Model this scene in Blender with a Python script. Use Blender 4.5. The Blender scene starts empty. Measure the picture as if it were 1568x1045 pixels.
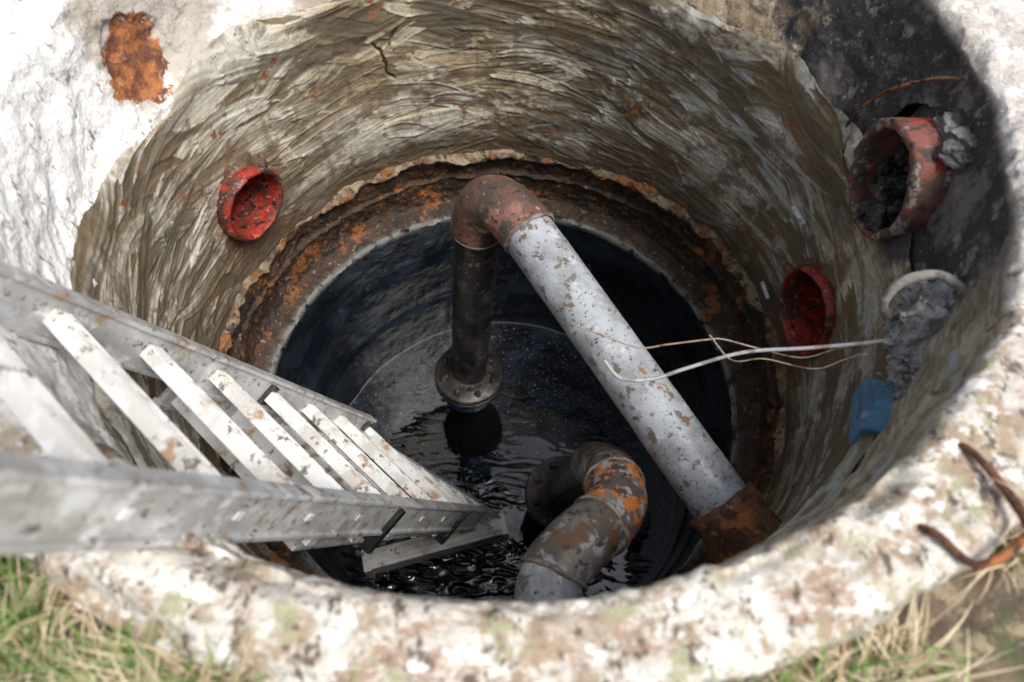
import bpy, math, random
import numpy as np
from mathutils import Vector, Matrix
random.seed(7); rng=np.random.default_rng(7)
scene=bpy.context.scene
COL=scene.collection

# ---------------------------------------------------------------- noise
def _hash(i,j,k,seed):
    h=(i.astype(np.int64)*374761393+j.astype(np.int64)*668265263+k.astype(np.int64)*2147483647+seed*974634777)&0xFFFFFFFF
    h=((h^(h>>13))*1274126177)&0xFFFFFFFF
    h=h^(h>>16)
    return (h&0xFFFF)/65535.0
def vnoise(P,scale,seed=0):
    Q=np.asarray(P,dtype=float)*np.asarray(scale,dtype=float)+1000.0
    I=np.floor(Q).astype(np.int64); F=Q-I; F=F*F*(3-2*F)
    i,j,k=I[...,0],I[...,1],I[...,2]; x,y,z=F[...,0],F[...,1],F[...,2]
    r=0
    for a in (0,1):
        wa=x if a else 1-x
        for b in (0,1):
            wb=y if b else 1-y
            for c in (0,1):
                wc=z if c else 1-z
                r=r+wa*wb*wc*_hash(i+a,j+b,k+c,seed)
    return r*2-1
def fbm(P,scale,seed=0,oct=4,gain=.5):
    P=np.asarray(P,dtype=float); s=np.asarray(scale,dtype=float); a=1; r=0
    for o in range(oct):
        r=r+a*vnoise(P,s*(2**o),seed+o*17); a*=gain
    return r

# ---------------------------------------------------------------- mesh helpers
def finish(name,verts,faces,mats,parent=None,smooth=True,attrs=None,midx=None,bevel=0):
    me=bpy.data.meshes.new(name)
    me.from_pydata([tuple(v) for v in verts] if not isinstance(verts,np.ndarray) else verts.tolist(),[],faces if isinstance(faces,list) else faces.tolist())
    if not isinstance(mats,(list,tuple)): mats=[mats]
    for m in mats: me.materials.append(m)
    if midx is not None: me.polygons.foreach_set('material_index',np.array(midx,dtype=np.int32))
    me.polygons.foreach_set('use_smooth',np.full(len(me.polygons),smooth))
    if attrs:
        for k,v in attrs.items():
            a=me.attributes.new(k,'FLOAT','POINT'); a.data.foreach_set('value',np.asarray(v,dtype=np.float32).ravel())
    me.update()
    ob=bpy.data.objects.new(name,me); COL.objects.link(ob)
    if parent: ob.parent=parent
    if bevel:
        b=ob.modifiers.new('b','BEVEL'); b.width=bevel; b.segments=2; b.limit_method='ANGLE'
    return ob
def empty(name):
    e=bpy.data.objects.new(name,None); e.empty_display_size=.1; COL.objects.link(e); return e
def grid(name,P,mat,parent=None,closed=True,attrs=None,keep=None):
    NU,NV=P.shape[:2]
    n=NU if closed else NU-1
    i=np.arange(n)[:,None]; j=np.arange(NV-1)[None,:]
    i2=(i+1)%NU
    F=np.stack([i*NV+j,i2*NV+j,i2*NV+j+1,i*NV+j+1],-1)
    if keep is not None:
        k=keep[i,j]&keep[i2,j]&keep[i2,j+1]&keep[i,j+1]
        F=F[k]
    F=F.reshape(-1,4)
    return finish(name,P.reshape(-1,3),F,mat,parent,True,attrs)
class MB:
    def __init__(s): s.v=[]; s.f=[]; s.m=[]
    def add(s,V,F,mi=0):
        o=len(s.v); s.v+= [tuple(map(float,v)) for v in V]; s.f+=[tuple(int(q)+o for q in f) for f in F]; s.m+=[mi]*len(F)
    def box(s,c,ax,ay,az,hx,hy,hz,mi=0):
        c=np.array(c,float);ax=np.array(ax,float);ay=np.array(ay,float);az=np.array(az,float)
        V=[c+ax*hx*a+ay*hy*b+az*hz*d for a in(-1,1) for b in(-1,1) for d in(-1,1)]
        s.add(V,[(0,1,3,2),(4,6,7,5),(0,4,5,1),(2,3,7,6),(0,2,6,4),(1,5,7,3)],mi)
    def lathe(s,prof,o,axis,K=32,mi=0,jit=0,seed=0,ang0=0):
        o=np.array(o,float);w=np.array(axis,float);w/=np.linalg.norm(w)
        t=np.array([0,0,1.]) if abs(w[2])<.9 else np.array([1.,0,0])
        a=np.cross(t,w);a/=np.linalg.norm(a);b=np.cross(w,a)
        th=ang0+np.arange(K)*2*math.pi/K
        V=[]
        for (r,h) in prof:
            for q in th: V.append(o+w*h+(a*math.cos(q)+b*math.sin(q))*r)
        V=np.array(V)
        if jit:
            V=V+np.stack([fbm(V,40,seed+z*5,3) for z in range(3)],-1)*jit
        F=[]
        for i in range(len(prof)-1):
            for k in range(K):
                k2=(k+1)%K; F.append((i*K+k,i*K+k2,(i+1)*K+k2,(i+1)*K+k))
        s.add(V,F,mi)
    def cap(s,r,h,o,axis,K=32,mi=0): s.lathe([(r,h),(r*.5,h),(1e-4,h)],o,axis,K,mi)
    def obj(s,name,mats,parent=None,smooth=True,bevel=0): return finish(name,s.v,s.f,mats,parent,smooth,None,s.m,bevel)
def catmull(pts,step=.01):
    P=np.array(pts,float); P=np.vstack([2*P[0]-P[1],P,2*P[-1]-P[-2]]); out=[]
    for i in range(1,len(P)-2):
        n=max(2,int(np.linalg.norm(P[i+1]-P[i])/step))
        for k in range(n):
            t=k/n
            out.append(.5*((2*P[i])+(P[i+1]-P[i-1])*t+(2*P[i-1]-5*P[i]+4*P[i+1]-P[i+2])*t*t+(-P[i-1]+3*P[i]-3*P[i+1]+P[i+2])*t**3))
    out.append(P[-2]); return np.array(out)
def bez(a,b,c,d,n=24):
    a,b,c,d=[np.array(q,float) for q in (a,b,c,d)]
    t=np.linspace(0,1,n)[:,None]
    return (1-t)**3*a+3*(1-t)**2*t*b+3*(1-t)*t*t*c+t**3*d
def sweep(path,r,K=32,noise=0,seed=0):
    P=np.array(path,float); n=len(P)
    T=np.gradient(P,axis=0); T/=np.linalg.norm(T,axis=1)[:,None]
    r=np.broadcast_to(np.array(r,float),(n,))
    a=np.cross(T[0],[0.3,0.2,.9]); a/=np.linalg.norm(a)
    V=np.zeros((n,K,3)); th=np.arange(K)*2*math.pi/K
    for i in range(n):
        a=a-T[i]*a.dot(T[i]); a/=np.linalg.norm(a); b=np.cross(T[i],a)
        V[i]=P[i]+r[i]*(np.cos(th)[:,None]*a+np.sin(th)[:,None]*b)
    if noise:
        d=fbm(V,25,seed,4)*noise
        V=V+(V-P[:,None,:])/r[:,None,None]*d[...,None]
    F=[]
    for i in range(n-1):
        for k in range(K):
            k2=(k+1)%K; F.append((i*K+k,i*K+k2,(i+1)*K+k2,(i+1)*K+k))
    return V.reshape(-1,3),F
def tube(name,path,r,mat,parent=None,K=32,noise=0,seed=0):
    V,F=sweep(path,r,K,noise,seed); return finish(name,V,F,mat,parent)
def line(a,b,n=30): 
    a=np.array(a,float);b=np.array(b,float); return a+(b-a)*np.linspace(0,1,n)[:,None]
def lump(name,c,s,mat,parent=None,seed=0,amp=.35,sub=5,scale=1.0):
    import bmesh
    bm=bmesh.new(); bmesh.ops.create_icosphere(bm,subdivisions=sub,radius=1)
    V=np.array([v.co[:] for v in bm.verts]); F=[tuple(v.index for v in f.verts) for f in bm.faces]; bm.free()
    s_=np.array(s); N=V.copy()
    d=fbm(V,1.5*scale,seed,6,.5)
    off=np.stack([fbm(V,2.5*scale,seed+50+q*9,4,.5) for q in range(3)],-1)*.12
    V=N*(1+amp*d)[:,None]+off
    V=V*s_+np.array(c)
    return finish(name,V,F,mat,parent)

# ---------------------------------------------------------------- materials
class G:
    def __init__(s,name):
        s.m=bpy.data.materials.new(name); s.m.use_nodes=True; s.t=s.m.node_tree; s.b=s.t.nodes['Principled BSDF']
        s.geo=s.t.nodes.new('ShaderNodeNewGeometry'); s.pos=s.geo.outputs['Position']
    def n(s,t): return s.t.nodes.new(t)
    def l(s,a,b): s.t.links.new(a,b)
    def set(s,sock,v):
        if isinstance(v,bpy.types.NodeSocket): s.l(v,sock)
        elif isinstance(v,(tuple,list)) and len(v)==3 and sock.type=='RGBA': sock.default_value=(*v,1)
        else: sock.default_value=v
    def vscale(s,v,k):
        m=s.n('ShaderNodeVectorMath'); m.operation='MULTIPLY'; s.set(m.inputs[0],v); m.inputs[1].default_value=k; return m.outputs[0]
    def noise(s,scale,detail=6,rough=.6,dist=0,vec=None):
        t=s.n('ShaderNodeTexNoise'); t.inputs['Scale'].default_value=scale; t.inputs['Detail'].default_value=min(detail,5)
        t.inputs['Roughness'].default_value=rough; t.inputs['Distortion'].default_value=dist
        s.l(vec or s.pos,t.inputs['Vector']); return t.outputs['Fac']
    def voro(s,scale,vec=None,feat='F1'):
        t=s.n('ShaderNodeTexVoronoi'); t.feature=feat; t.inputs['Scale'].default_value=scale; s.l(vec or s.pos,t.inputs['Vector']); return t.outputs['Distance']
    def ramp(s,f,lo,hi,a=0.,b=1.):
        t=s.n('ShaderNodeMapRange'); t.interpolation_type='SMOOTHSTEP'; s.set(t.inputs[0],f)
        t.inputs[1].default_value=lo;t.inputs[2].default_value=hi;t.inputs[3].default_value=a;t.inputs[4].default_value=b; return t.outputs[0]
    def math(s,op,a,b=0.,c=None):
        t=s.n('ShaderNodeMath'); t.operation=op; s.set(t.inputs[0],a); s.set(t.inputs[1],b)
        if c is not None: s.set(t.inputs[2],c)
        return t.outputs[0]
    def mix(s,f,a,b):
        t=s.n('ShaderNodeMix'); t.data_type='RGBA'; s.set(t.inputs[0],f); s.set(t.inputs[6],a); s.set(t.inputs[7],b); return t.outputs[2]
    def attr(s,name):
        t=s.n('ShaderNodeAttribute'); t.attribute_name=name; return t.outputs['Fac']
    def dist(s,p,vec=None):
        d=s.n('ShaderNodeVectorMath'); d.operation='DISTANCE'; s.l(vec or s.pos,d.inputs[0]); d.inputs[1].default_value=p; return d.outputs['Value']
    def xyz(s):
        t=s.n('ShaderNodeSeparateXYZ'); s.l(s.pos,t.inputs[0]); return t.outputs
    def bump(s,h,strength=.5,dist=.01,prev=None):
        t=s.n('ShaderNodeBump'); t.inputs['Strength'].default_value=strength; t.inputs['Distance'].default_value=dist; s.l(h,t.inputs['Height'])
        if prev: s.l(prev,t.inputs['Normal'])
        return t.outputs[0]
    def out(s,col,rough=.8,normal=None,metal=0.,ior=1.45,spec=.5):
        s.set(s.b.inputs['Base Color'],col); s.set(s.b.inputs['Roughness'],rough); s.set(s.b.inputs['Metallic'],metal)
        s.b.inputs['IOR'].default_value=ior; s.b.inputs['Specular IOR Level'].default_value=spec
        if normal: s.l(normal,s.b.inputs['Normal'])
        return s.m
def layered(name,base,layers,rough=.7,metal=0.,bumps=((60,.3,.003),),spec=.5):
    """layers: (color, scale, lo, hi[, stretch])"""
    g=G(name); c=base
    for i,L in enumerate(layers):
        col,sc,lo,hi=L[:4]
        off=g.n('ShaderNodeVectorMath'); off.operation='ADD'; g.l(g.pos,off.inputs[0]); off.inputs[1].default_value=(i*3.7+1,i*1.3,i*5.1)
        v=off.outputs[0]
        if len(L)>4: v=g.vscale(v,L[4])
        f=g.ramp(g.noise(sc,8,.65,0,v),lo,hi); c=g.mix(f,c,col)
    nrm=None
    for sc,st,d in bumps: nrm=g.bump(g.noise(sc,6,.65),st,d,nrm)
    r=g.ramp(g.noise(30),.3,.7,max(0,rough-.15),min(1,rough+.12))
    return g.out(c,r,nrm,metal,spec=spec)

# concrete of the rim / top ring
def mat_ring():
    g=G('ring_concrete'); x,y,z=g.xyz()
    c=g.mix(g.ramp(g.noise(9,8,.7),.35,.65),(.74,.71,.65),(.52,.47,.41))
    c=g.mix(g.ramp(g.noise(22,8,.7),.47,.59),c,(.37,.28,.20))
    c=g.mix(g.ramp(g.noise(14,9,.75,0,g.vscale(g.pos,(1.3,1.1,1))),.52,.62),c,(.37,.36,.23))
    c=g.mix(g.ramp(g.noise(11,9,.75,0,g.vscale(g.pos,(.9,1.6,1))),.55,.64),c,(.37,.26,.19))
    c=g.mix(g.ramp(g.noise(26,8,.7,0,g.vscale(g.pos,(1.9,1.2,1))),.54,.61),c,(.14,.105,.08))
    c=g.mix(g.ramp(g.noise(16,8,.7,0,g.vscale(g.pos,(1.2,1.9,1))),.55,.64),c,(.84,.82,.79))
    c=g.mix(g.ramp(g.noise(70,4,.7),.65,.71),c,(.12,.09,.07))
    c=g.mix(g.math('MULTIPLY',g.ramp(x,.6,.85),.5),c,(.62,.59,.59))
    inner=g.ramp(g.math('ADD',g.math('ADD',x,g.math('MULTIPLY',y,-.5)),g.math('MULTIPLY',g.noise(6),.25)),-.05,-.2)
    white=g.mix(g.ramp(g.noise(7,9,.7,0,g.vscale(g.pos,(1,1,.6))),.52,.68),(.87,.86,.84),(.62,.57,.50))
    white=g.mix(g.ramp(g.noise(13,9,.75),.60,.68),white,(.42,.37,.31))
    white=g.mix(g.ramp(g.noise(60,5,.6,0,g.vscale(g.pos,(1,1,.45))),.60,.68),white,(.32,.28,.24))
    st=g.math('ADD',g.dist((-.72,.36,-.03)),g.math('MULTIPLY',g.noise(11,8,.75),.4))
    white=g.mix(g.math('MULTIPLY',g.ramp(st,.42,.34),.75),white,(.38,.32,.25))
    white=g.mix(g.ramp(g.math('ADD',x,g.math('MULTIPLY',g.noise(11,7,.7),.5)),-.38,-.22),white,(.38,.33,.27))
    c=g.mix(inner,c,white)
    nn=g.noise(7,9,.7); low=g.ramp(z,.050,.025)
    f=g.math('MULTIPLY',low,g.ramp(g.math('ADD',x,g.math('MULTIPLY',nn,.35)),.3,.36))
    oc=g.mix(g.ramp(g.noise(16,8,.7),.42,.6),(.36,.28,.19),(.22,.16,.10))
    oc=g.mix(g.ramp(g.noise(35,8,.7),.55,.65),oc,(.50,.45,.38))
    nr_c=g.mix(g.ramp(g.noise(12,8,.7,0,g.vscale(g.pos,(1,1,5))),.42,.58),(.42,.375,.29),(.22,.175,.11))
    nr_c=g.mix(g.ramp(g.noise(9,8,.7,0,g.vscale(g.pos,(1,1,3))),.55,.64),nr_c,(.33,.34,.34))
    nr_c=g.mix(g.ramp(g.noise(30,8,.7),.57,.66),nr_c,(.14,.10,.06))
    oc=g.mix(g.ramp(y,-.1,-.35),oc,nr_c)
    c=g.mix(f,c,oc)
    t=g.math('MULTIPLY',low,g.ramp(g.math('ADD',x,g.math('MULTIPLY',nn,.3)),.76,.80))
    t=g.math('MULTIPLY',t,g.ramp(g.math('ADD',y,g.math('MULTIPLY',g.noise(9,7,.7),.2)),-.26,-.14))
    tar=g.mix(g.ramp(g.noise(110,4,.7),.60,.70),(.040,.038,.040),(.24,.23,.23))
    tar=g.mix(g.ramp(g.noise(8,8,.7),.50,.62),tar,(.15,.13,.12))
    tar=g.mix(g.ramp(g.noise(22,8,.7),.56,.66),tar,(.21,.19,.175))
    c=g.mix(t,c,tar)
    r=g.ramp(g.math('ADD',g.dist((-.685,.27,-.10)),g.math('MULTIPLY',g.noise(12,6,.7),.10)),.152,.146)
    rc=g.mix(g.ramp(g.noise(26,7,.7),.42,.6),(.40,.15,.05),(.16,.06,.035))
    rc=g.mix(g.ramp(g.noise(70,6,.7),.58,.66),rc,(.42,.30,.22))
    c=g.mix(r,c,rc)
    nr=g.bump(g.noise(70,8,.75),.6,.007); nr=g.bump(g.voro(120),.3,.003,nr)
    return g.out(c,.85,nr)
def mat_plaster():
    g=G('trowelled_mortar'); x,y,z=g.xyz(); tone=g.attr('tone'); h=g.attr('hgt')
    A=g.mix(g.ramp(g.noise(3,5,.6),.40,.60),(.55,.49,.365),(.36,.28,.17))
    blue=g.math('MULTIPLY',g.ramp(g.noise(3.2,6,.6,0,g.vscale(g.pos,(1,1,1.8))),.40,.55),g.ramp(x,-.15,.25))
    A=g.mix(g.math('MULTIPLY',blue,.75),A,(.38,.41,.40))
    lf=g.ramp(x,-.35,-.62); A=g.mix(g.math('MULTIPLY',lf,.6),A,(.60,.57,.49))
    B=g.mix(g.ramp(g.noise(4,5,.6),.4,.6),(.19,.14,.08),(.135,.115,.08))
    c=g.mix(g.ramp(tone,.2,.8),B,A)
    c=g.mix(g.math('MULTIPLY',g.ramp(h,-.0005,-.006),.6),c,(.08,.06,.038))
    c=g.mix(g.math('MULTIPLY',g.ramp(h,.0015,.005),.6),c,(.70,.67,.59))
    c=g.mix(g.math('MULTIPLY',g.ramp(g.noise(8,9,.75,0,g.vscale(g.pos,(1,1,1.5))),.51,.62),.75),c,(.13,.09,.055))
    c=g.mix(g.math('MULTIPLY',g.ramp(g.noise(45,8,.7),.52,.68),.6),c,(.15,.10,.06))
    c=g.mix(g.ramp(g.noise(13,6,.7),.61,.67),c,(.22,.105,.045))
    c=g.mix(g.math('MULTIPLY',g.ramp(g.noise(20,6,.6,0,g.vscale(g.pos,(1,1,.12))),.56,.68),.5),c,(.13,.085,.045))
    t=g.math('MULTIPLY',g.ramp(g.math('ADD',x,g.math('MULTIPLY',g.noise(8,8,.7),.12)),.775,.80),g.ramp(g.math('ADD',z,g.math('MULTIPLY',g.noise(9,7,.7),.2)),-.17,-.11))
    c=g.mix(t,c,(.06,.055,.055))
    for p_ in ((-.68,.31,-.60),(.745,.01,-.62)):
        d=g.dist((p_[0],p_[1],p_[2]*.62),g.vscale(g.pos,(1,1,.62)))
        c=g.mix(g.math('MULTIPLY',g.ramp(g.math('ADD',d,g.math('MULTIPLY',g.noise(14,7,.7),.16)),.24,.15),.8),c,(.15,.075,.04))
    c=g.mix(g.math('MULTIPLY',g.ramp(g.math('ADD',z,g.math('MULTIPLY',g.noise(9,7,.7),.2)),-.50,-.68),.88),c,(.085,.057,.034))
    nr=g.bump(g.noise(160,6,.7),.5,.003); nr=g.bump(g.noise(38,7,.7),.5,.005,nr)
    return g.out(c,.66,nr)
def mat_band():
    g=G('rusted_joint'); x,y,z=g.xyz()
    c=g.mix(g.ramp(g.noise(12,8,.7),.4,.6),(.032,.022,.016),(.075,.038,.02))
    c=g.mix(g.ramp(g.noise(7,9,.75,0,g.vscale(g.pos,(1,1,.7))),.55,.62),c,(.25,.09,.024))
    c=g.mix(g.ramp(g.noise(20,8,.75),.52,.62),c,(.016,.014,.013))
    c=g.mix(g.ramp(g.noise(60,6,.7),.61,.67),c,(.30,.24,.17))
    lip=g.ramp(g.math('ADD',z,g.math('MULTIPLY',g.noise(12,8,.7),.09)),-.785,-.76)
    c2=g.mix(g.ramp(g.noise(18,8,.7),.42,.6),(.30,.235,.16),(.13,.07,.036))
    c2=g.mix(g.ramp(g.noise(26,8,.75),.55,.61),c2,(.045,.032,.024))
    c2=g.mix(g.ramp(g.noise(9,8,.7),.52,.60),c2,(.28,.11,.035))
    c=g.mix(lip,c,c2)
    ld=g.math('MULTIPLY',g.ramp(z,-.998,-1.004),g.ramp(g.noise(25,6,.7),.40,.52))
    c=g.mix(ld,c,(.22,.22,.21))
    nr=g.bump(g.noise(60,8,.75),.8,.008); nr=g.bump(g.noise(18,7,.7),.8,.02,nr)
    return g.out(c,.5,nr)
def mat_shaft():
    g=G('wet_dark_shaft')
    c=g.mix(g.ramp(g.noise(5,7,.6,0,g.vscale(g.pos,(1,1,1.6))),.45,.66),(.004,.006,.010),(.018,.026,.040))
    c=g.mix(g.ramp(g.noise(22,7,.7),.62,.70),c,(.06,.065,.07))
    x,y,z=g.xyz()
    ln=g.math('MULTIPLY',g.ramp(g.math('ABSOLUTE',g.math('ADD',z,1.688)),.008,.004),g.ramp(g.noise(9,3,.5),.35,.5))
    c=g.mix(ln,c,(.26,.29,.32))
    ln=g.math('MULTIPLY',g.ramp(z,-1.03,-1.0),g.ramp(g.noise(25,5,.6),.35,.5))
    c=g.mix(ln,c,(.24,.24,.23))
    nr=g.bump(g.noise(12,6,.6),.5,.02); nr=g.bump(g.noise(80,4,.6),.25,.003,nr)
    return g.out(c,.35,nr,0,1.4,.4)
def mat_water():
    g=G('water'); x,y,z=g.xyz()
    near=g.ramp(g.dist((-.15,-.42,-1.7)),.60,.20)
    w=g.noise(10,.8,.4,1.4,g.vscale(g.pos,(.8,2.0,1)))
    w=g.math('MULTIPLY',w,g.math('ADD',near,.05))
    nr=g.bump(w,1.0,.026); nr=g.bump(g.noise(5,1,.5),.5,.012,nr)
    c=g.mix(g.math('MULTIPLY',g.ramp(g.noise(6,7,.65),.46,.62),g.ramp(near,.8,.1)),(.002,.003,.005),(.008,.015,.028))
    scum=g.ramp(g.noise(24,8,.78),.57,.66)
    c=g.mix(g.math('MULTIPLY',scum,.5),c,(.05,.065,.085))
    c=g.mix(g.ramp(g.noise(120,2,.6),.66,.70),c,(.36,.38,.40))
    glint_d=g.math('ADD',g.dist((.050,-.185,-1.7)),g.math('MULTIPLY',g.noise(26,5,.65),.20))
    sky_glint=g.ramp(glint_d,.162,.150)  # bright sky reflection painted into the water colour as a pale patch
    c=g.mix(sky_glint,c,(.66,.70,.72))
    r=g.ramp(sky_glint,0,1,.03,.5)
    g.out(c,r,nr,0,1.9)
    return g.m
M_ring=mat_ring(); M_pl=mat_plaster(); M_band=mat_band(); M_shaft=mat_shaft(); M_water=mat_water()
M_pipe=layered('grey_painted_pipe',(.36,.38,.41),[((.25,.26,.27),12,.42,.6),((.50,.51,.53),18,.55,.7),((.15,.12,.10),36,.565,.62),((.25,.11,.05),9,.64,.68),((.03,.03,.03),80,.62,.66),((.08,.07,.06),150,.60,.66)],.38,0,((90,.4,.002),(15,.3,.005)))
M_elbow=layered('rusty_elbow',(.13,.065,.045),[((.25,.12,.09),10,.47,.6),((.07,.05,.04),14,.44,.56),((.32,.28,.26),30,.59,.67),((.035,.03,.028),50,.56,.64)],.5,0,((70,.6,.005),))
M_riser=layered('black_riser',(.035,.033,.033),[((.10,.08,.07),14,.5,.65),((.24,.19,.16),30,.60,.68),((.015,.015,.016),9,.5,.6)],.38,0,((60,.4,.003),))
M_elb2=layered('grey_brown_elbow',(.15,.135,.125),[((.085,.068,.055),10,.42,.55),((.28,.28,.29),22,.54,.62),((.12,.06,.035),16,.55,.62),((.04,.035,.03),45,.56,.62)],.42,0,((60,.5,.003),))
M_elb3=layered('orange_rust_elbow',(.17,.14,.12),[((.09,.07,.06),12,.45,.6),((.46,.155,.04),14,.505,.545),((.30,.30,.31),26,.56,.61),((.05,.04,.035),40,.54,.61)],.5,0,((60,.6,.005),))
M_rust=layered('flaking_rust',(.15,.065,.03),[((.36,.13,.04),18,.48,.60),((.07,.03,.02),25,.48,.58),((.3,.22,.15),50,.6,.7)],.85,0,((60,.9,.008),))
M_collar=layered('brown_mortar_collar',(.13,.09,.06),[((.07,.04,.028),18,.45,.58),((.28,.22,.15),30,.56,.66),((.22,.09,.04),14,.6,.66)],.9,0,((60,.9,.008),))
M_weld=layered('weld_bead',(.22,.20,.18),[((.12,.08,.06),30,.45,.6)],.6)
M_red=layered('red_painted_steel',(.40,.035,.024),[((.23,.03,.02),14,.42,.58),((.09,.035,.025),16,.48,.56),((.48,.16,.11),40,.60,.68),((.03,.02,.02),45,.55,.61),((.30,.22,.17),60,.60,.66)],.45,0,((60,.7,.006),))
M_redd=layered('red_oxide_dark',(.20,.025,.018),[((.06,.02,.015),12,.42,.58),((.36,.03,.02),18,.56,.64),((.02,.015,.015),30,.54,.62)],.6,0,((60,.7,.006),))  # darker, mottled red for the sleeve end caps
M_redr=layered('rusty_red_steel',(.22,.075,.055),[((.36,.05,.035),9,.52,.58),((.10,.06,.045),14,.45,.56),((.30,.25,.22),28,.55,.62),((.06,.045,.04),40,.53,.60)],.7,0,((60,.8,.006),))
M_dark=layered('dark_sludge',(.030,.026,.024),[((.10,.09,.085),20,.48,.62),((.18,.165,.155),50,.6,.68)],.8,0,((50,.9,.01),))
M_ash=layered('grey_mortar_clod',(.38,.37,.36),[((.56,.55,.54),22,.50,.64),((.20,.18,.165),14,.52,.64),((.32,.26,.20),12,.57,.66),((.12,.11,.10),60,.60,.66)],.95,0,((80,1.,.010),(25,.8,.02)))
M_gunk=layered('grimy_mortar',(.14,.13,.125),[((.26,.25,.245),20,.50,.62),((.05,.045,.04),14,.50,.60),((.34,.33,.32),60,.60,.68)],.95,0,((80,1.,.010),(25,.8,.02)))
M_blue=layered('blue_painted_brick',(.085,.23,.37),[((.06,.13,.21),14,.46,.6),((.30,.29,.27),24,.57,.64),((.10,.08,.07),50,.58,.66)],.75,0,((80,.7,.006),))
M_bluep=layered('blue_pump_paint',(.02,.06,.42),[((.02,.02,.05),18,.55,.65)],.3)
M_black=layered('black_pump_body',(.004,.004,.004),[((.008,.008,.010),14,.55,.65)],.85,spec=.2)
M_alu=layered('ladder_aluminium',(.60,.605,.61),[((.40,.39,.38),9,.42,.58,(1,1,.5)),((.72,.73,.74),16,.5,.65),((.40,.29,.20),14,.56,.66),((.16,.14,.12),45,.59,.66),((.24,.20,.15),70,.6,.66)],.42,.15,((120,.2,.001),(20,.15,.004)))
M_rung=layered('ladder_rung_aluminium',(.80,.80,.79),[((.62,.60,.57),14,.45,.6),((.46,.30,.19),12,.56,.65),((.22,.18,.15),34,.58,.66)],.45,.1,((120,.3,.001),))
M_cable=layered('grey_cable',(.38,.38,.39),[((.22,.20,.19),30,.5,.6)],.6)
M_wire=layered('thin_steel_wire',(.34,.26,.20),[((.14,.08,.05),40,.5,.6)],.6)
M_rope=layered('dirty_hose',(.34,.32,.29),[((.17,.14,.11),40,.45,.6)],.9,0,((120,.9,.003),))
M_staple=layered('bright_staple',(.80,.84,.82),[((.4,.42,.4),60,.5,.6)],.35,.1)
M_ground=layered('soil_and_turf',(.16,.12,.08),[((.09,.07,.05),18,.45,.6),((.32,.26,.17),30,.5,.62),((.08,.11,.04),7,.56,.66)],.95,0,((30,.8,.02),))

# ---------------------------------------------------------------- well
R=.75
well=empty('concrete_well')
SL=dict(left=(155.0,-.550,.098),right=(1.0,-.545,.103),up=(4.,-.150,.102))
def holekeep(phi,z):
    k=np.ones_like(phi,dtype=bool)
    for a,zz,r in SL.values():
        dp=(phi-math.radians(a)+math.pi)%(2*math.pi)-math.pi
        k&=~((dp*R)**2+(z-zz)**2<r*r)
    return k
def resample(pts,ds):
    pts=np.array(pts,float); seg=np.linalg.norm(np.diff(pts,axis=0),axis=1); L=np.r_[0,np.cumsum(seg)]
    n=int(L[-1]/ds)+1; s=np.linspace(0,L[-1],n); return np.stack([np.interp(s,L,pts[:,0]),np.interp(s,L,pts[:,1])],-1)
def revolve(prof,NU,fn=None):
    ph=np.arange(NU)*2*math.pi/NU
    r=np.broadcast_to(prof[None,:,0],(NU,len(prof))).copy(); z=np.broadcast_to(prof[None,:,1],(NU,len(prof))).copy()
    PH=np.broadcast_to(ph[:,None],r.shape)
    if fn: r,z=fn(PH,r,z)
    return np.stack([r*np.cos(PH),r*np.sin(PH),z],-1),PH
ZT=.06
prof=resample([(.752,-.30),(.754,-.205),(.772,-.15),(.789,0),(.794,.046),(.801,.057),(.812,ZT),(.920,ZT),(.936,.052),(.944,.03),(.950,-.40)],.004)
r0=np.broadcast_to(prof[None,:,0],(1300,len(prof))); zb=np.broadcast_to(prof[None,:,1],(1300,len(prof)))
def ringfn(PH,r,z):
    P=np.stack([r*np.cos(PH),r*np.sin(PH),z],-1)
    top=np.clip((z-.03)/.03,0,1); inn=np.clip((.80-r)/.01,0,1)
    r=r+fbm(P,9,3,4)*.005+fbm(P,45,4,3)*.0022*(1+top)+inn*fbm(P,(22,22,30),6,5)*.004
    edge=np.exp(-((r-.80)/.018)**2)*top
    z=z+fbm(P,10,5,5)*.005*top+fbm(P,60,8,3)*.0024*top-edge*np.clip(fbm(P,9,12,5)-.1,0,1)*.03
    oedge=np.exp(-((r-.94)/.02)**2)*top; z=z-oedge*np.clip(fbm(P,8,14,5)-.05,0,1)*.04
    dp=(PH-math.radians(-113)+math.pi)%(2*math.pi)-math.pi
    chip=np.exp(-(dp/.085)**4)*np.clip((.845-r)/.04,0,1)*np.clip((z+.03)/.03,0,1)
    z=z-chip*(.035+.012*fbm(P,40,22,3))
    dp=(PH-math.radians(27)+math.pi)%(2*math.pi)-math.pi
    r=r+np.exp(-(dp/.35)**2)*np.clip((z+.1)/.12,0,1)*np.clip((.9-r)/.08,0,1)*.03
    return r,z
P,PH=revolve(prof,1300,ringfn)
cy=np.where(r0<.805,.045*np.clip((zb+.205)/.12,0,1),.045+.045*np.clip((r0-.805)/.11,0,1))
P[...,1]+=cy
P[...,0]+=np.where(r0>.805,np.clip((r0-.805)/.11,0,1),0)*.022*np.clip(np.cos(PH)*1.5,0,1)
d=np.sqrt((P[...,0]+.685)**2+(P[...,1]-.27)**2+(P[...,2]+.10)**2)+fbm(P,20,31,4)*.02
k=1+np.clip((.095-d)/.012,0,1)*.016; P[...,0]*=k; P[...,1]*=k
grid('top_ring',P,M_ring,well,keep=holekeep(PH,P[...,2])|(r0>.82))

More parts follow.
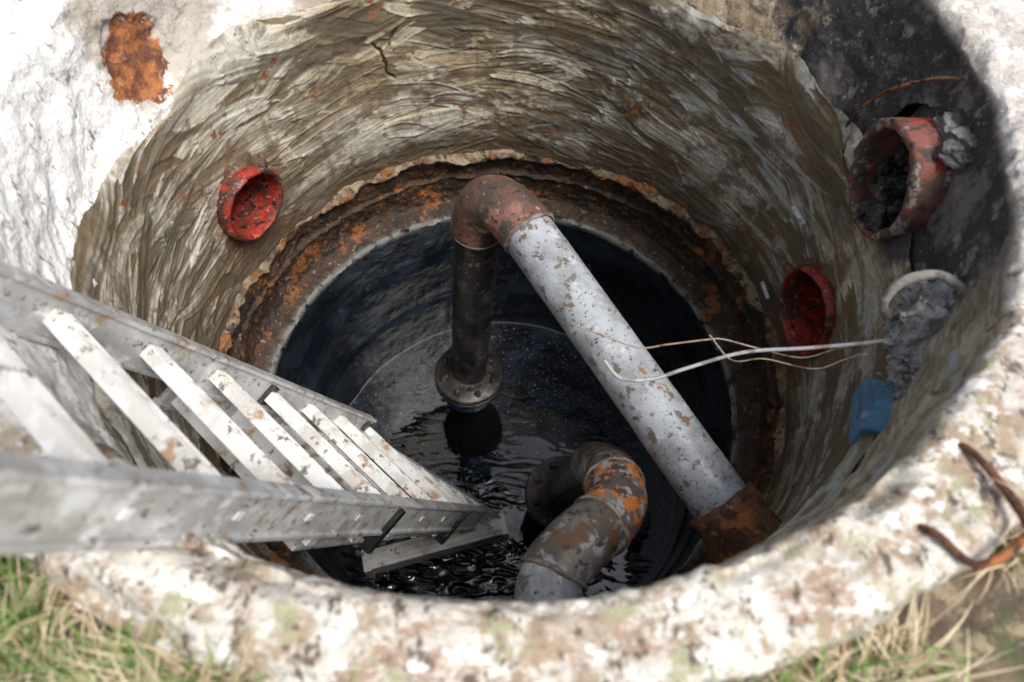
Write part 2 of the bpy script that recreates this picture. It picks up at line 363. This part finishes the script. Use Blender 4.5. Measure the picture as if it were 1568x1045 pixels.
# trowelled wall with individual strokes
NU,NV=1600,215; z0,z1=-.185,-.80; du=2*math.pi*R/NU; dv=(z0-z1)/(NV-1)
H=np.zeros((NU,NV)); TN=np.full((NU,NV),.45)
NS=1350
for s in range(NS):
    cu=rng.uniform(0,2*math.pi*R); cv=rng.uniform(-.03,z0-z1+.03)
    ang=rng.normal(0,.14)+(.08 if rng.random()<.6 else -.25)
    hl=rng.uniform(.04,.19); hw=rng.uniform(.010,.050)*(.6+.4*rng.random())
    k=rng.normal(0,.9); off=rng.normal(0,.0011); tone=np.clip(rng.normal(.50,.38),0,1)
    wu=int((hl+hw)/du)+2; wv=int((hl*abs(math.sin(ang))+hw+abs(k)*hl*hl)/dv)+3
    iu=np.arange(int(cu/du)-wu,int(cu/du)+wu+1); iv=np.arange(max(0,int(cv/dv)-wv),min(NV,int(cv/dv)+wv+1))
    if len(iv)<2: continue
    X=iu[:,None]*du-cu; Y=iv[None,:]*dv-cv
    a=X*math.cos(ang)+Y*math.sin(ang); b=-X*math.sin(ang)+Y*math.cos(ang)-k*a*a
    b=b+.003*np.sin(a*25+s)
    nb=int(hw*2/.006)+3; comb=rng.normal(0,1,nb); cb=np.interp(b,np.linspace(-hw,hw,nb),comb)
    lw=hw*(1-.35*(a/hl)**2)
    cut=rng.random()*.5+.2
    m=np.clip((lw-np.abs(b))/.003,0,1)*np.clip((hl-np.abs(a)+.03*cb*cut)/.008,0,1)
    side=1 if rng.random()<.5 else -1
    ridge=np.exp(-((b*side-lw*.93)/.0028)**2)*.0022+np.exp(-((a-hl*.93)/.006)**2)*.0028
    val=off+cb*.00055+ridge
    ii=iu%NU
    sub=H[np.ix_(ii,iv)]; H[np.ix_(ii,iv)]=sub*(1-m)+(val+sub*.3)*m
    st=TN[np.ix_(ii,iv)]; TN[np.ix_(ii,iv)]=st*(1-m*.85)+np.clip(tone+cb*.16,0,1)*m*.85
ph=np.arange(NU)*2*math.pi/NU; zz=z0+(z1-z0)*np.arange(NV)/(NV-1)
PHg,Zg=np.meshgrid(ph,zz,indexing='ij')
B0=np.stack([R*np.cos(PHg),R*np.sin(PHg),Zg],-1)
rough=np.clip(fbm(B0,(6,6,8),41,4)*1.5,0,1)
H=H*(1-.6*rough)+fbm(B0,(5,5,9),40,4)*.005+fbm(B0,60,44,4)*.0014*(.4+rough)
TN=np.clip(TN+.25*fbm(B0,(7,7,22),47,5)-.18*rough,0,1)
for (a0,zc,dphi,ln) in ((116,-.40,.05,.13),(113.5,-.34,-.03,.06)):
    c=math.radians(a0)+dphi*((Zg-zc)/ln)+fbm(B0,(18,18,30),50,4)*.02
    w=np.exp(-(((PHg-c)*R)/.0035)**2)*np.clip((ln/2-np.abs(Zg-zc))/.015,0,1)
    H=H-w*.012; TN=TN*(1-w)
topblend=np.clip((Zg-z0+.03)/.03,0,1)
rr=R-.008-H+fbm(B0,(14,14,14),60,3)*.004*topblend
edge=np.clip(1-np.arange(NV)/12,0,1)[None,:]
rr=rr+edge**2*.012
Zg2=Zg+edge*(fbm(B0,(5,5,0.1),63,5)*.030)
Pw=np.stack([rr*np.cos(PHg),rr*np.sin(PHg),Zg2],-1)
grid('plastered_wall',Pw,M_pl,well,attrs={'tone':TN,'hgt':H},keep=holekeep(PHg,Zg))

# rusty joint and ledge
prof=resample([(R+.005,-.765),(R-.014,-.785),(R-.020,-.795),(R-.008,-.812),(R+.004,-.825),(R+.002,-.88),(R-.010,-.888),(R-.002,-.90),(R-.002,-.955),(R-.012,-.985),(.705,-.998),(.684,-1.002),(.678,-1.008)],.003)
def bandfn(PH,r,z):
    P=np.stack([r*np.cos(PH),r*np.sin(PH),z],-1)
    lip=np.exp(-((z+.795)/.022)**2)
    r=r-lip*(fbm(P,(13,13,13),70,5)*.018)+fbm(P,16,71,5)*.008+fbm(P,60,75,3)*.003
    r=np.where(z<-1.0,np.minimum(r,.69),r)
    z=z+lip*fbm(P,(10,10,10),77,4)*.018+fbm(P,20,79,3)*.006*np.clip((z+1.0)/.03,0,1)
    return r,z
P,_=revolve(prof,1300,bandfn); grid('rusted_joint_band',P,M_band,well)
prof=resample([(.684,-1.0),(.68,-1.006),(.676,-1.02),(.676,-1.18),(.672,-1.2),(.668,-1.21),(.666,-1.45),(.66,-1.46),(.655,-1.8)],.008)
def shfn(PH,r,z):
    P=np.stack([r*np.cos(PH),r*np.sin(PH),z],-1); return r+fbm(P,(5,5,8),80,5)*.004+fbm(P,40,85,3)*.001,z+0
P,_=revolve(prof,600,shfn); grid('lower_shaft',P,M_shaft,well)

# water
rad=np.linspace(0,.665,90); a=np.arange(180)*2*math.pi/180
A_,R_=np.meshgrid(a,rad,indexing='ij'); Pw=np.stack([R_*np.cos(A_),R_*np.sin(A_),np.full_like(R_,-1.7)],-1)
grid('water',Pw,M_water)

# ---------------------------------------------------------------- discharge pipes
pr=.057
def hexbolts(mb,o,axis,rb,n,h,mi=0):
    o=np.array(o,float);w=np.array(axis,float);w/=np.linalg.norm(w); a=np.cross([0,1,0],w);a/=np.linalg.norm(a);b=np.cross(w,a)
    for k in range(n):
        q=2*math.pi*(k+.5)/n; c=o+(a*math.cos(q)+b*math.sin(q))*rb
        mb.lathe([(.0105,0),(.0105,.010),(.0,.010)],c+w*h,w,6,mi); mb.lathe([(.006,0),(.006,.02),(0,.02)],c+w*h,w,8,mi)
def bead(name,c,t,r,parent):
    t=np.array(t,float);t/=np.linalg.norm(t)
    mb=MB(); mb.lathe([(r-.002,-.005),(r+.0018,-.003),(r+.0025,0),(r+.0018,.003),(r-.002,.005)],c,t,40,0,.0014,5); return mb.obj(name,M_weld,parent)
def flange(parent,c,axis,name='flange'):
    mb=MB(); mb.lathe([(pr,.03),(pr+.012,.022),(pr+.016,.012),(.108,.012),(.112,.009),(.112,-.009),(.108,-.012),(.05,-.012)],c,axis,56,0,.0006,3)
    mb.lathe([(.05,-.018),(.110,-.018),(.112,-.020),(.112,-.036),(.05,-.036)],c,axis,56,0)
    hexbolts(mb,c,axis,.088,8,.012); return mb.obj(name,M_riser,parent,True)
p1=empty('discharge_pipe')
top=np.array((-.06,.18,-.48)); bot=np.array((-.11,.165,-1.215)); P1=np.array((.06,.08,-.37)); P2=np.array((.435,-.475,-.475))
w=(P2-P1)/np.linalg.norm(P2-P1); up=(top-bot)/np.linalg.norm(top-bot)
tube('riser',line(bot,top,60),pr,M_riser,p1,40,.0012,1)
elb=bez(top,top+up*.115,P1-w*.115,P1,30)
tube('elbow',elb,pr+.006,M_elbow,p1,48,.0016,2)
bead('weld_1',top,up,pr+.006,p1); bead('weld_2',P1,w,pr+.006,p1)
tube('sloped_pipe',line(P1,P2+w*.14,80),pr+.001,M_pipe,p1,48,.0008,3)
mb=MB(); mb.lathe([(pr+.002,-.0),(pr+.010,.0),(pr+.012,.02),(pr+.011,.05),(pr+.016,.07),(pr+.018,.17)],P2+w*.0,w,48,0,.004,9)
mb.obj('wall_socket',M_rust,p1)
flange(p1,bot,up)
def pump(c,upv):
    q=empty('submersible_pump'); mb=MB()
    mb.lathe([(.05,0),(.06,-.02),(.088,-.035),(.090,-.075),(.05,-.085)],c,upv,40,1)
    mb.lathe([(.05,-.05),(.05,-.14),(.06,-.24),(.09,-.32),(.108,-.38),(.110,-.52)],c,(0,0,1),48,0,.001,4)
    for k in range(6):
        a_=k*math.pi/3; d_=np.array((math.cos(a_),math.sin(a_),0)); mb.box(np.array(c)+d_*.108+np.array((0,0,-.43)),d_,(-d_[1],d_[0],0),(0,0,1),.006,.005,.05,0)
    mb.obj('pump_casing',[M_black,M_bluep],q)
pump(bot-up*.036,up)

p2=empty('discharge_pipe')
Q=[(.195,-.225,-1.235),(.235,-.320,-.72),(.244,-.40,-.565),(.232,-.49,-.488),(.15,-.577,-.43),(.106,-.645,-.424),(.09,-.80,-.43)]
Q=[np.array(v) for v in Q]
tube('riser',line(Q[0],Q[1],50),pr,M_riser,p2,40,.0012,11)
full=catmull([Q[1]-(Q[1]-Q[0])*.05,Q[1],Q[2],Q[3],Q[4],Q[5],Q[6]],.008)
def split(path,c): return int(np.argmin(np.linalg.norm(path-np.array(c),axis=1)))
i1=split(full,Q[2]*.7+Q[3]*.3); i2=split(full,Q[3]*.55+Q[4]*.45); i3=split(full,Q[5]*.75+Q[4]*.25)
tube('upper_elbow',full[:i1+1],pr+.000,M_elb2,p2,48,.0016,12)
tube('middle_elbow',full[i1:i2+1],pr+.002,M_elb3,p2,48,.0018,13)
tube('lower_elbow',full[i2:i3+1],pr+.002,M_elb2,p2,48,.0016,14)
tube('outlet_pipe',full[i3:],pr,M_pipe,p2,48,.0008,15)
for k,i in enumerate((i1,i2,i3)): bead('weld_%d'%(k+1),full[i],full[i+1]-full[i-1],pr+.003,p2)
flange(p2,Q[0],Q[1]-Q[0])
upv=(Q[1]-Q[0])/np.linalg.norm(Q[1]-Q[0]); pump(Q[0]-upv*.036,upv)

# ---------------------------------------------------------------- wall sleeves
def sleeve(name,key,ro,ri,prot,mat,fill=None,seed=0,tilt=(0,0,0),RR=R):
    a,z,_=SL[key]; a=math.radians(a); e=empty(name)
    ax=np.array((-math.cos(a),-math.sin(a),0))+np.array(tilt); ax/=np.linalg.norm(ax); o=np.array((RR*math.cos(a),RR*math.sin(a),z))
    mb=MB()
    hs=list(np.linspace(-.10,prot-.003,10))
    mb.lathe([(ro+.003,h) for h in hs]+[(ro-.002,prot),(ri+.003,prot)]+[(ri,h) for h in list(np.linspace(prot-.004,-.20,14))],o,ax,72,0,.0035,seed)
    mb.obj('sleeve',mat,e)
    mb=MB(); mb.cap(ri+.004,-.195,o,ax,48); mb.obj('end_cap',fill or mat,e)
    mb=MB(); mb.lathe([(ro-.003,.018),(ro+.006,.016),(ro+.016,.008),(ro+.026,0),(ro+.040,-.014)],o,ax,90,0,.008,seed+3)
    mb.obj('collar',M_collar if key!='up' else M_dark,e)
    return e,o,ax
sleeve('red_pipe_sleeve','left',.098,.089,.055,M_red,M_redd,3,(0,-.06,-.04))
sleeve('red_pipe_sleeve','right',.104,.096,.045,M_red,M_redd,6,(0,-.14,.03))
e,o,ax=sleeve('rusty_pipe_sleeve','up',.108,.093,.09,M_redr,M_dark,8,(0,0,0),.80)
def rocks(name,pts,sizes,mat,parent=None,seed=0):
    import bmesh
    bm=bmesh.new(); bmesh.ops.create_icosphere(bm,subdivisions=2,radius=1)
    V0=np.array([v.co[:] for v in bm.verts]); F0=[tuple(v.index for v in f.verts) for f in bm.faces]; bm.free()
    mb=MB()
    for i,(p,s) in enumerate(zip(pts,sizes)):
        V=V0*(1+.45*fbm(V0+i*7.3,1.8,seed,3))[:,None]; V=V*s*np.array([rng.uniform(.6,1.25) for _ in range(3)])
        mb.add(V+np.array(p),F0)
    return mb.obj(name,mat,parent,False)
pts=[];sz=[]
for i in range(300):
    r_=.088*math.sqrt(rng.random()); t_=rng.uniform(0,6.28); h_=rng.uniform(-.10,.088)
    v=o+ax*h_+np.array((0,math.cos(t_)*r_,math.sin(t_)*r_))
    if v[2]>o[2]+.075-(h_+.10)*.62: continue
    pts.append(v); sz.append(rng.uniform(.004,.020))
rocks('debris',pts,sz,M_dark,e,5)
lump('mortar_crust',o+np.array((.04,-.02,.110)),(.075,.085,.030),M_gunk,e,4,.30,6,1.5)
lump('mortar_crust_2',o+np.array((.045,-.11,.06)),(.05,.05,.07),M_gunk,e,14,.30,6,1.5)
lump('tar_crust',o+np.array((.03,-.13,-.04)),(.04,.045,.06),M_dark,e,17,.3,5,1.5)

# ---------------------------------------------------------------- mortar clods, brick, cables
cl=empty('mortar_clod')
lump('clod',(.722,-.270,-.155),(.064,.066,.080),M_ash,cl,21,.30,6,1.5)
lump('clod_side',(.765,-.245,-.115),(.045,.05,.05),M_ash,cl,35,.30,5,1.5)
lump('clod_base',(.725,-.345,-.190),(.060,.060,.036),M_ash,cl,25,.35,6,1.6)
pts=[];sz=[]
for i in range(280):
    pts.append((rng.normal(.705,.03),rng.normal(-.365,.035),-.172+rng.normal(0,.010))); sz.append(rng.uniform(.002,.009))
rocks('gravel',pts,sz,M_ash,cl,9)
mb=MB(); ax_=np.array((.80,-.22,.12)); ax_/=np.linalg.norm(ax_); ay_=np.cross((0,0,1),ax_); ay_/=np.linalg.norm(ay_); az_=np.cross(ax_,ay_)
mb.box((.672,-.412,-.215),ax_,ay_,az_,.075,.048,.036); ob=mb.obj('blue_brick',M_blue,None,False,.005)
ca=empty('cable')
tube('grey_cable',catmull([(.70,-.27,-.17),(.647,-.286,-.175),(.54,-.283,-.21),(.438,-.276,-.244),(.34,-.295,-.275),(.284,-.311,-.287),(.225,-.315,-.28),(.192,-.293,-.254)],.008),.0034,M_cable,ca,12)
tube('steel_wire',catmull([(.70,-.27,-.18),(.60,-.275,-.22),(.542,-.28,-.25),(.46,-.272,-.235),(.40,-.262,-.225),(.37,-.268,-.216),(.30,-.275,-.225),(.25,-.28,-.23),(.19,-.26,-.226),(.14,-.242,-.224)],.006),.0014,M_wire,ca,8)
tube('steel_wire_2',catmull([(.70,-.27,-.18),(.60,-.30,-.215),(.55,-.31,-.235),(.47,-.29,-.24),(.41,-.30,-.23),(.37,-.262,-.21)],.006),.0012,M_wire,ca,8)
tube('hose_loop',catmull([(.65,-.262,-.15),(.630,-.248,-.117),(.645,-.234,-.078),(.682,-.238,-.052),(.712,-.258,-.055),(.738,-.278,-.07),(.758,-.285,-.11)],.006),.0080,M_rope,ca,14,.001)
tube('rebar_wire',catmull([(.80,.13,.015),(.765,.16,-.01),(.730,.21,-.08),(.715,.235,-.15),(.712,.235,-.20),(.715,.19,-.235),(.725,.143,-.256)],.006),.0038,M_rust,ca,8,.001)
def staple(phi,z,rot):
    a=math.radians(phi); o=np.array(((R-.028)*math.cos(a),(R-.028)*math.sin(a),z)); n=np.array((-math.cos(a),-math.sin(a),0)); t=np.array((-math.sin(a),math.cos(a),0)); k=np.array((0,0,1))
    c,s=math.cos(rot),math.sin(rot); u=t*c+k*s; v=-t*s+k*c
    pts=[o-u*.020-v*.014-n*.01,o-u*.020+v*.014+n*.004,o+u*.020+v*.014+n*.010,o+u*.020-v*.014-n*.006]
    mb=MB()
    for i in range(3):
        p,q_=pts[i],pts[i+1]; d=q_-p; L=np.linalg.norm(d); d/=L; e2=np.cross(d,n); e2/=np.linalg.norm(e2); mb.box((p+q_)/2,d,e2,np.cross(d,e2),L/2+.002,.004,.004)
    mb.obj('steel_staple',M_staple,None,False,.0008)
staple(16,-.435,.2); staple(14,-.70,.5)
br=empty('rusty_rim_bracket')
tube('loop',catmull([(.546,-.558,.045),(.56,-.578,.069),(.59,-.652,.071),(.574,-.679,.070),(.523,-.702,.069),(.489,-.670,.069),(.481,-.656,.045)],.006),.005,M_rust,br,10,.0012)

# ---------------------------------------------------------------- ladder
lad=empty('aluminium_ladder')
A0=np.array((-.309,-.640,-.027)); B0=np.array((-.617,-.374,-.012)); u=np.array((.1647,.2607,-.9487)); u/=np.linalg.norm(u)
rg=B0-A0; rg-=u*rg.dot(u); Wd=np.linalg.norm(rg); rg/=Wd
nn=np.cross(u,rg)
if nn[2]<0: nn=-nn
def railseg(mb,p,q,dep,th,side):
    d=q-p; L=np.linalg.norm(d); d=d/L; r_=np.cross(d,nn); r_/=np.linalg.norm(r_); n_=np.cross(r_,d)
    mb.box((p+q)/2,d,n_,r_,L/2,dep/2,th*.3)
    for sg in (-1,1): mb.box((p+q)/2+n_*sg*(dep/2-.004),d,n_,r_,L/2+.0005,.0045,th*.62)
def rung(mr,p,q,hw=.015):
    c=(p+q)/2; d=q-p; L=np.linalg.norm(d); d=d/L; u_=np.cross(nn,d); u_/=np.linalg.norm(u_)
    mr.box(c,d,u_,nn,L/2-.004,hw,.013)
    for k in(-1,0,1): mr.box(c+u_*k*hw*.62+nn*.0135,d,u_,nn,L/2-.008,.0018,.0015)
mb=MB(); mr=MB()
railseg(mb,A0-u*1.1,A0+u*1.50,.080,.022,-1); railseg(mb,B0-u*1.1,B0+u*1.22,.080,.022,1)
for s in np.arange(-.780,1.22,.198):
    rung(mr,A0+u*s,B0+u*s)
    for e_,sg in((A0,-1),(B0,1)): mr.box(e_+u*s+rg*sg*.0088,rg,u,nn,.0015,.008,.007)
mb.obj('front_section_rails',M_alu,lad,False,.0018); mr.obj('front_section_rungs',M_rung,lad,False,.0015)
mb=MB(); mr=MB()
o1=-nn*.060
for s in np.arange(.34,1.2,.198): rung(mr,A0+u*s+o1,B0+u*s+o1)
ra0=A0+u*.30+rg*.02+o1; ra1=A0+u*1.60+rg*.01-nn*.02
rb0=B0+u*.30-rg*.02+o1; rbm=B0+u*1.18-rg*.015-nn*.03; rb1=np.array((-.01,-.235,-1.53))
railseg(mb,ra0,ra1,.05,.02,-1)
railseg(mb,rb0,rbm,.05,.02,1); railseg(mb,rbm,rb1,.05,.034,1)
for f in (.10,.24,.38,.52,.66,.80):
    q=rbm+(rb1-rbm)*f; p=A0+u*(1.20+.30*f)+nn*.0
    rung(mr,p,q+nn*.012,.011)
mb.obj('rear_section_rails',M_alu,lad,False,.0018); mr.obj('rear_section_rungs',M_rung,lad,False,.0015)
mb=MB()
f1=np.array((-.43,-.382,-1.55)); f2=np.array((.016,-.25,-1.55)); d=(f2-f1);L=np.linalg.norm(d);d/=L; e2=np.cross((0,0,1),d)
mb.box((f1+f2)/2,d,e2,(0,0,1),L/2,.032,.04); mb.box(f1,d,e2,(0,0,1),.012,.037,.045); mb.box(f2,d,e2,(0,0,1),.012,.037,.045)
for k in (-1,0,1): mb.box((f1+f2)/2+e2*k*.018+np.array((0,0,.041)),d,e2,(0,0,1),L/2-.02,.003,.002)
mb.obj('stabiliser_bar',M_rung,lad,False,.003)
mb=MB()
for base in(A0,B0):
    for s in(.60,1.18): mb.box(base+u*s-nn*.03,u,nn,rg,.012,.055,.018)
mb.obj('guide_brackets',M_riser,lad,False,.002)

# ---------------------------------------------------------------- ground and grass
CY=.09
rad=np.r_[np.linspace(.940,1.6,60),np.geomspace(1.65,120,50)]; a=np.arange(360)*2*math.pi/360
A_,R_=np.meshgrid(a,rad,indexing='ij'); Pg=np.stack([R_*np.cos(A_),R_*np.sin(A_)+CY,np.zeros_like(R_)],-1)
def gz(P):
    r=np.hypot(P[...,0],P[...,1]); return -.005+fbm(P,5,90,4)*.018*np.clip(r,0,1.5)+fbm(P,30,95,3)*.005
Pg[...,2]=gz(Pg); grid('ground',Pg,M_ground)
def mat_grass():
    g=G('grass'); t=g.attr('kind'); 
    c=g.mix(g.ramp(t,.0,.33),(.09,.19,.035),(.24,.33,.10)); c=g.mix(g.ramp(t,.40,.5),c,(.62,.52,.35)); c=g.mix(g.ramp(t,.7,1.),c,(.36,.24,.14))
    return g.out(c,.6)
NB=30000
th=rng.uniform(0,2*math.pi,NB); rr=.955+rng.exponential(.28,NB)
extra=rng.random(NB)<.5; th=np.where(extra,rng.uniform(math.radians(-178),math.radians(-105),NB),th); rr=np.where(extra,.945+rng.exponential(.10,NB),rr)
ex2=(~extra)&(rng.random(NB)<.25); th=np.where(ex2,rng.uniform(math.radians(-75),math.radians(-35),NB),th); rr=np.where(ex2,.965+rng.exponential(.10,NB),rr)
bx=rr*np.cos(th); by=rr*np.sin(th)+CY; base=np.stack([bx,by,np.zeros(NB)],-1); base[:,2]=gz(base)-.004
cl_=fbm(base,7,120,3); keep=cl_>-.35
base=base[keep]; cl_=cl_[keep]; NB=len(base)
L=rng.uniform(.035,.12,NB)*(1+.4*cl_); hd=rng.uniform(0,2*math.pi,NB); lean=rng.uniform(.3,1.25,NB); wd=rng.uniform(.0012,.0036,NB)
kind=np.where(rng.random(NB)<np.clip(.20+.7*vnoise(base,7,140),.05,.80),rng.uniform(0,.38,NB),rng.uniform(.5,1,NB))
lean=np.where(kind>.5,lean+.45,lean)
D=np.stack([np.cos(hd),np.sin(hd),np.zeros(NB)],-1); S=np.stack([-np.sin(hd),np.cos(hd),np.zeros(NB)],-1); U=np.array([0,0,1.])
V=[]
pos=base.copy()
for k in range(5):
    f=k/4; ang=lean*(.35+.9*f); 
    if k: pos=pos+(D*np.sin(ang)[:,None]+U*np.cos(ang)[:,None])*(L/4)[:,None]
    ww=(wd*(1-f*.92))[:,None]
    V+= [pos-S*ww,pos+S*ww]
V=np.stack(V,1).reshape(-1,3)
idx=np.arange(NB)[:,None]*10
F=np.concatenate([idx+np.array([[2*k,2*k+1,2*k+3,2*k+2]]) for k in range(4)],0)
finish('grass',V,F,mat_grass(),None,True,{'kind':np.repeat(kind,10)})

# ---------------------------------------------------------------- light, camera
W=bpy.data.worlds.new('World'); scene.world=W; W.use_nodes=True; nt=W.node_tree; bg=nt.nodes['Background']
sky=nt.nodes.new('ShaderNodeTexSky'); sky.sky_type='NISHITA'; sky.sun_disc=False
SE,SA=62,35
sd=Vector((math.cos(math.radians(SE))*math.cos(math.radians(-SA)),math.cos(math.radians(SE))*math.sin(math.radians(-SA)),math.sin(math.radians(SE))))
sky.sun_elevation=math.radians(SE); sky.sun_rotation=math.atan2(sd.x,sd.y); sky.dust_density=3; sky.air_density=1
hs=nt.nodes.new('ShaderNodeHueSaturation'); hs.inputs['Saturation'].default_value=.5
nt.links.new(sky.outputs[0],hs.inputs['Color']); nt.links.new(hs.outputs[0],bg.inputs[0]); bg.inputs[1].default_value=.15
sl=bpy.data.lights.new('sun','SUN'); sl.energy=3.8; sl.angle=math.radians(28); sl.color=(1,.97,.92)
so=bpy.data.objects.new('sun',sl); COL.objects.link(so); so.rotation_euler=(-sd).to_track_quat('-Z','Y').to_euler()
cam=bpy.data.cameras.new('camera'); cam.lens=24; cam.sensor_width=36; cam.clip_start=.02; cam.clip_end=500
cam.dof.use_dof=True; cam.dof.focus_distance=1.6; cam.dof.aperture_fstop=2.4
co=bpy.data.objects.new('camera',cam); COL.objects.link(co)
co.matrix_world=Matrix.Translation((.03,-.868,.80))@Matrix.Rotation(math.radians(30),4,'X')@Matrix.Rotation(math.radians(1.5),4,'Z')
scene.camera=co
scene.view_settings.view_transform='Standard'; scene.view_settings.look='None'; scene.view_settings.exposure=0
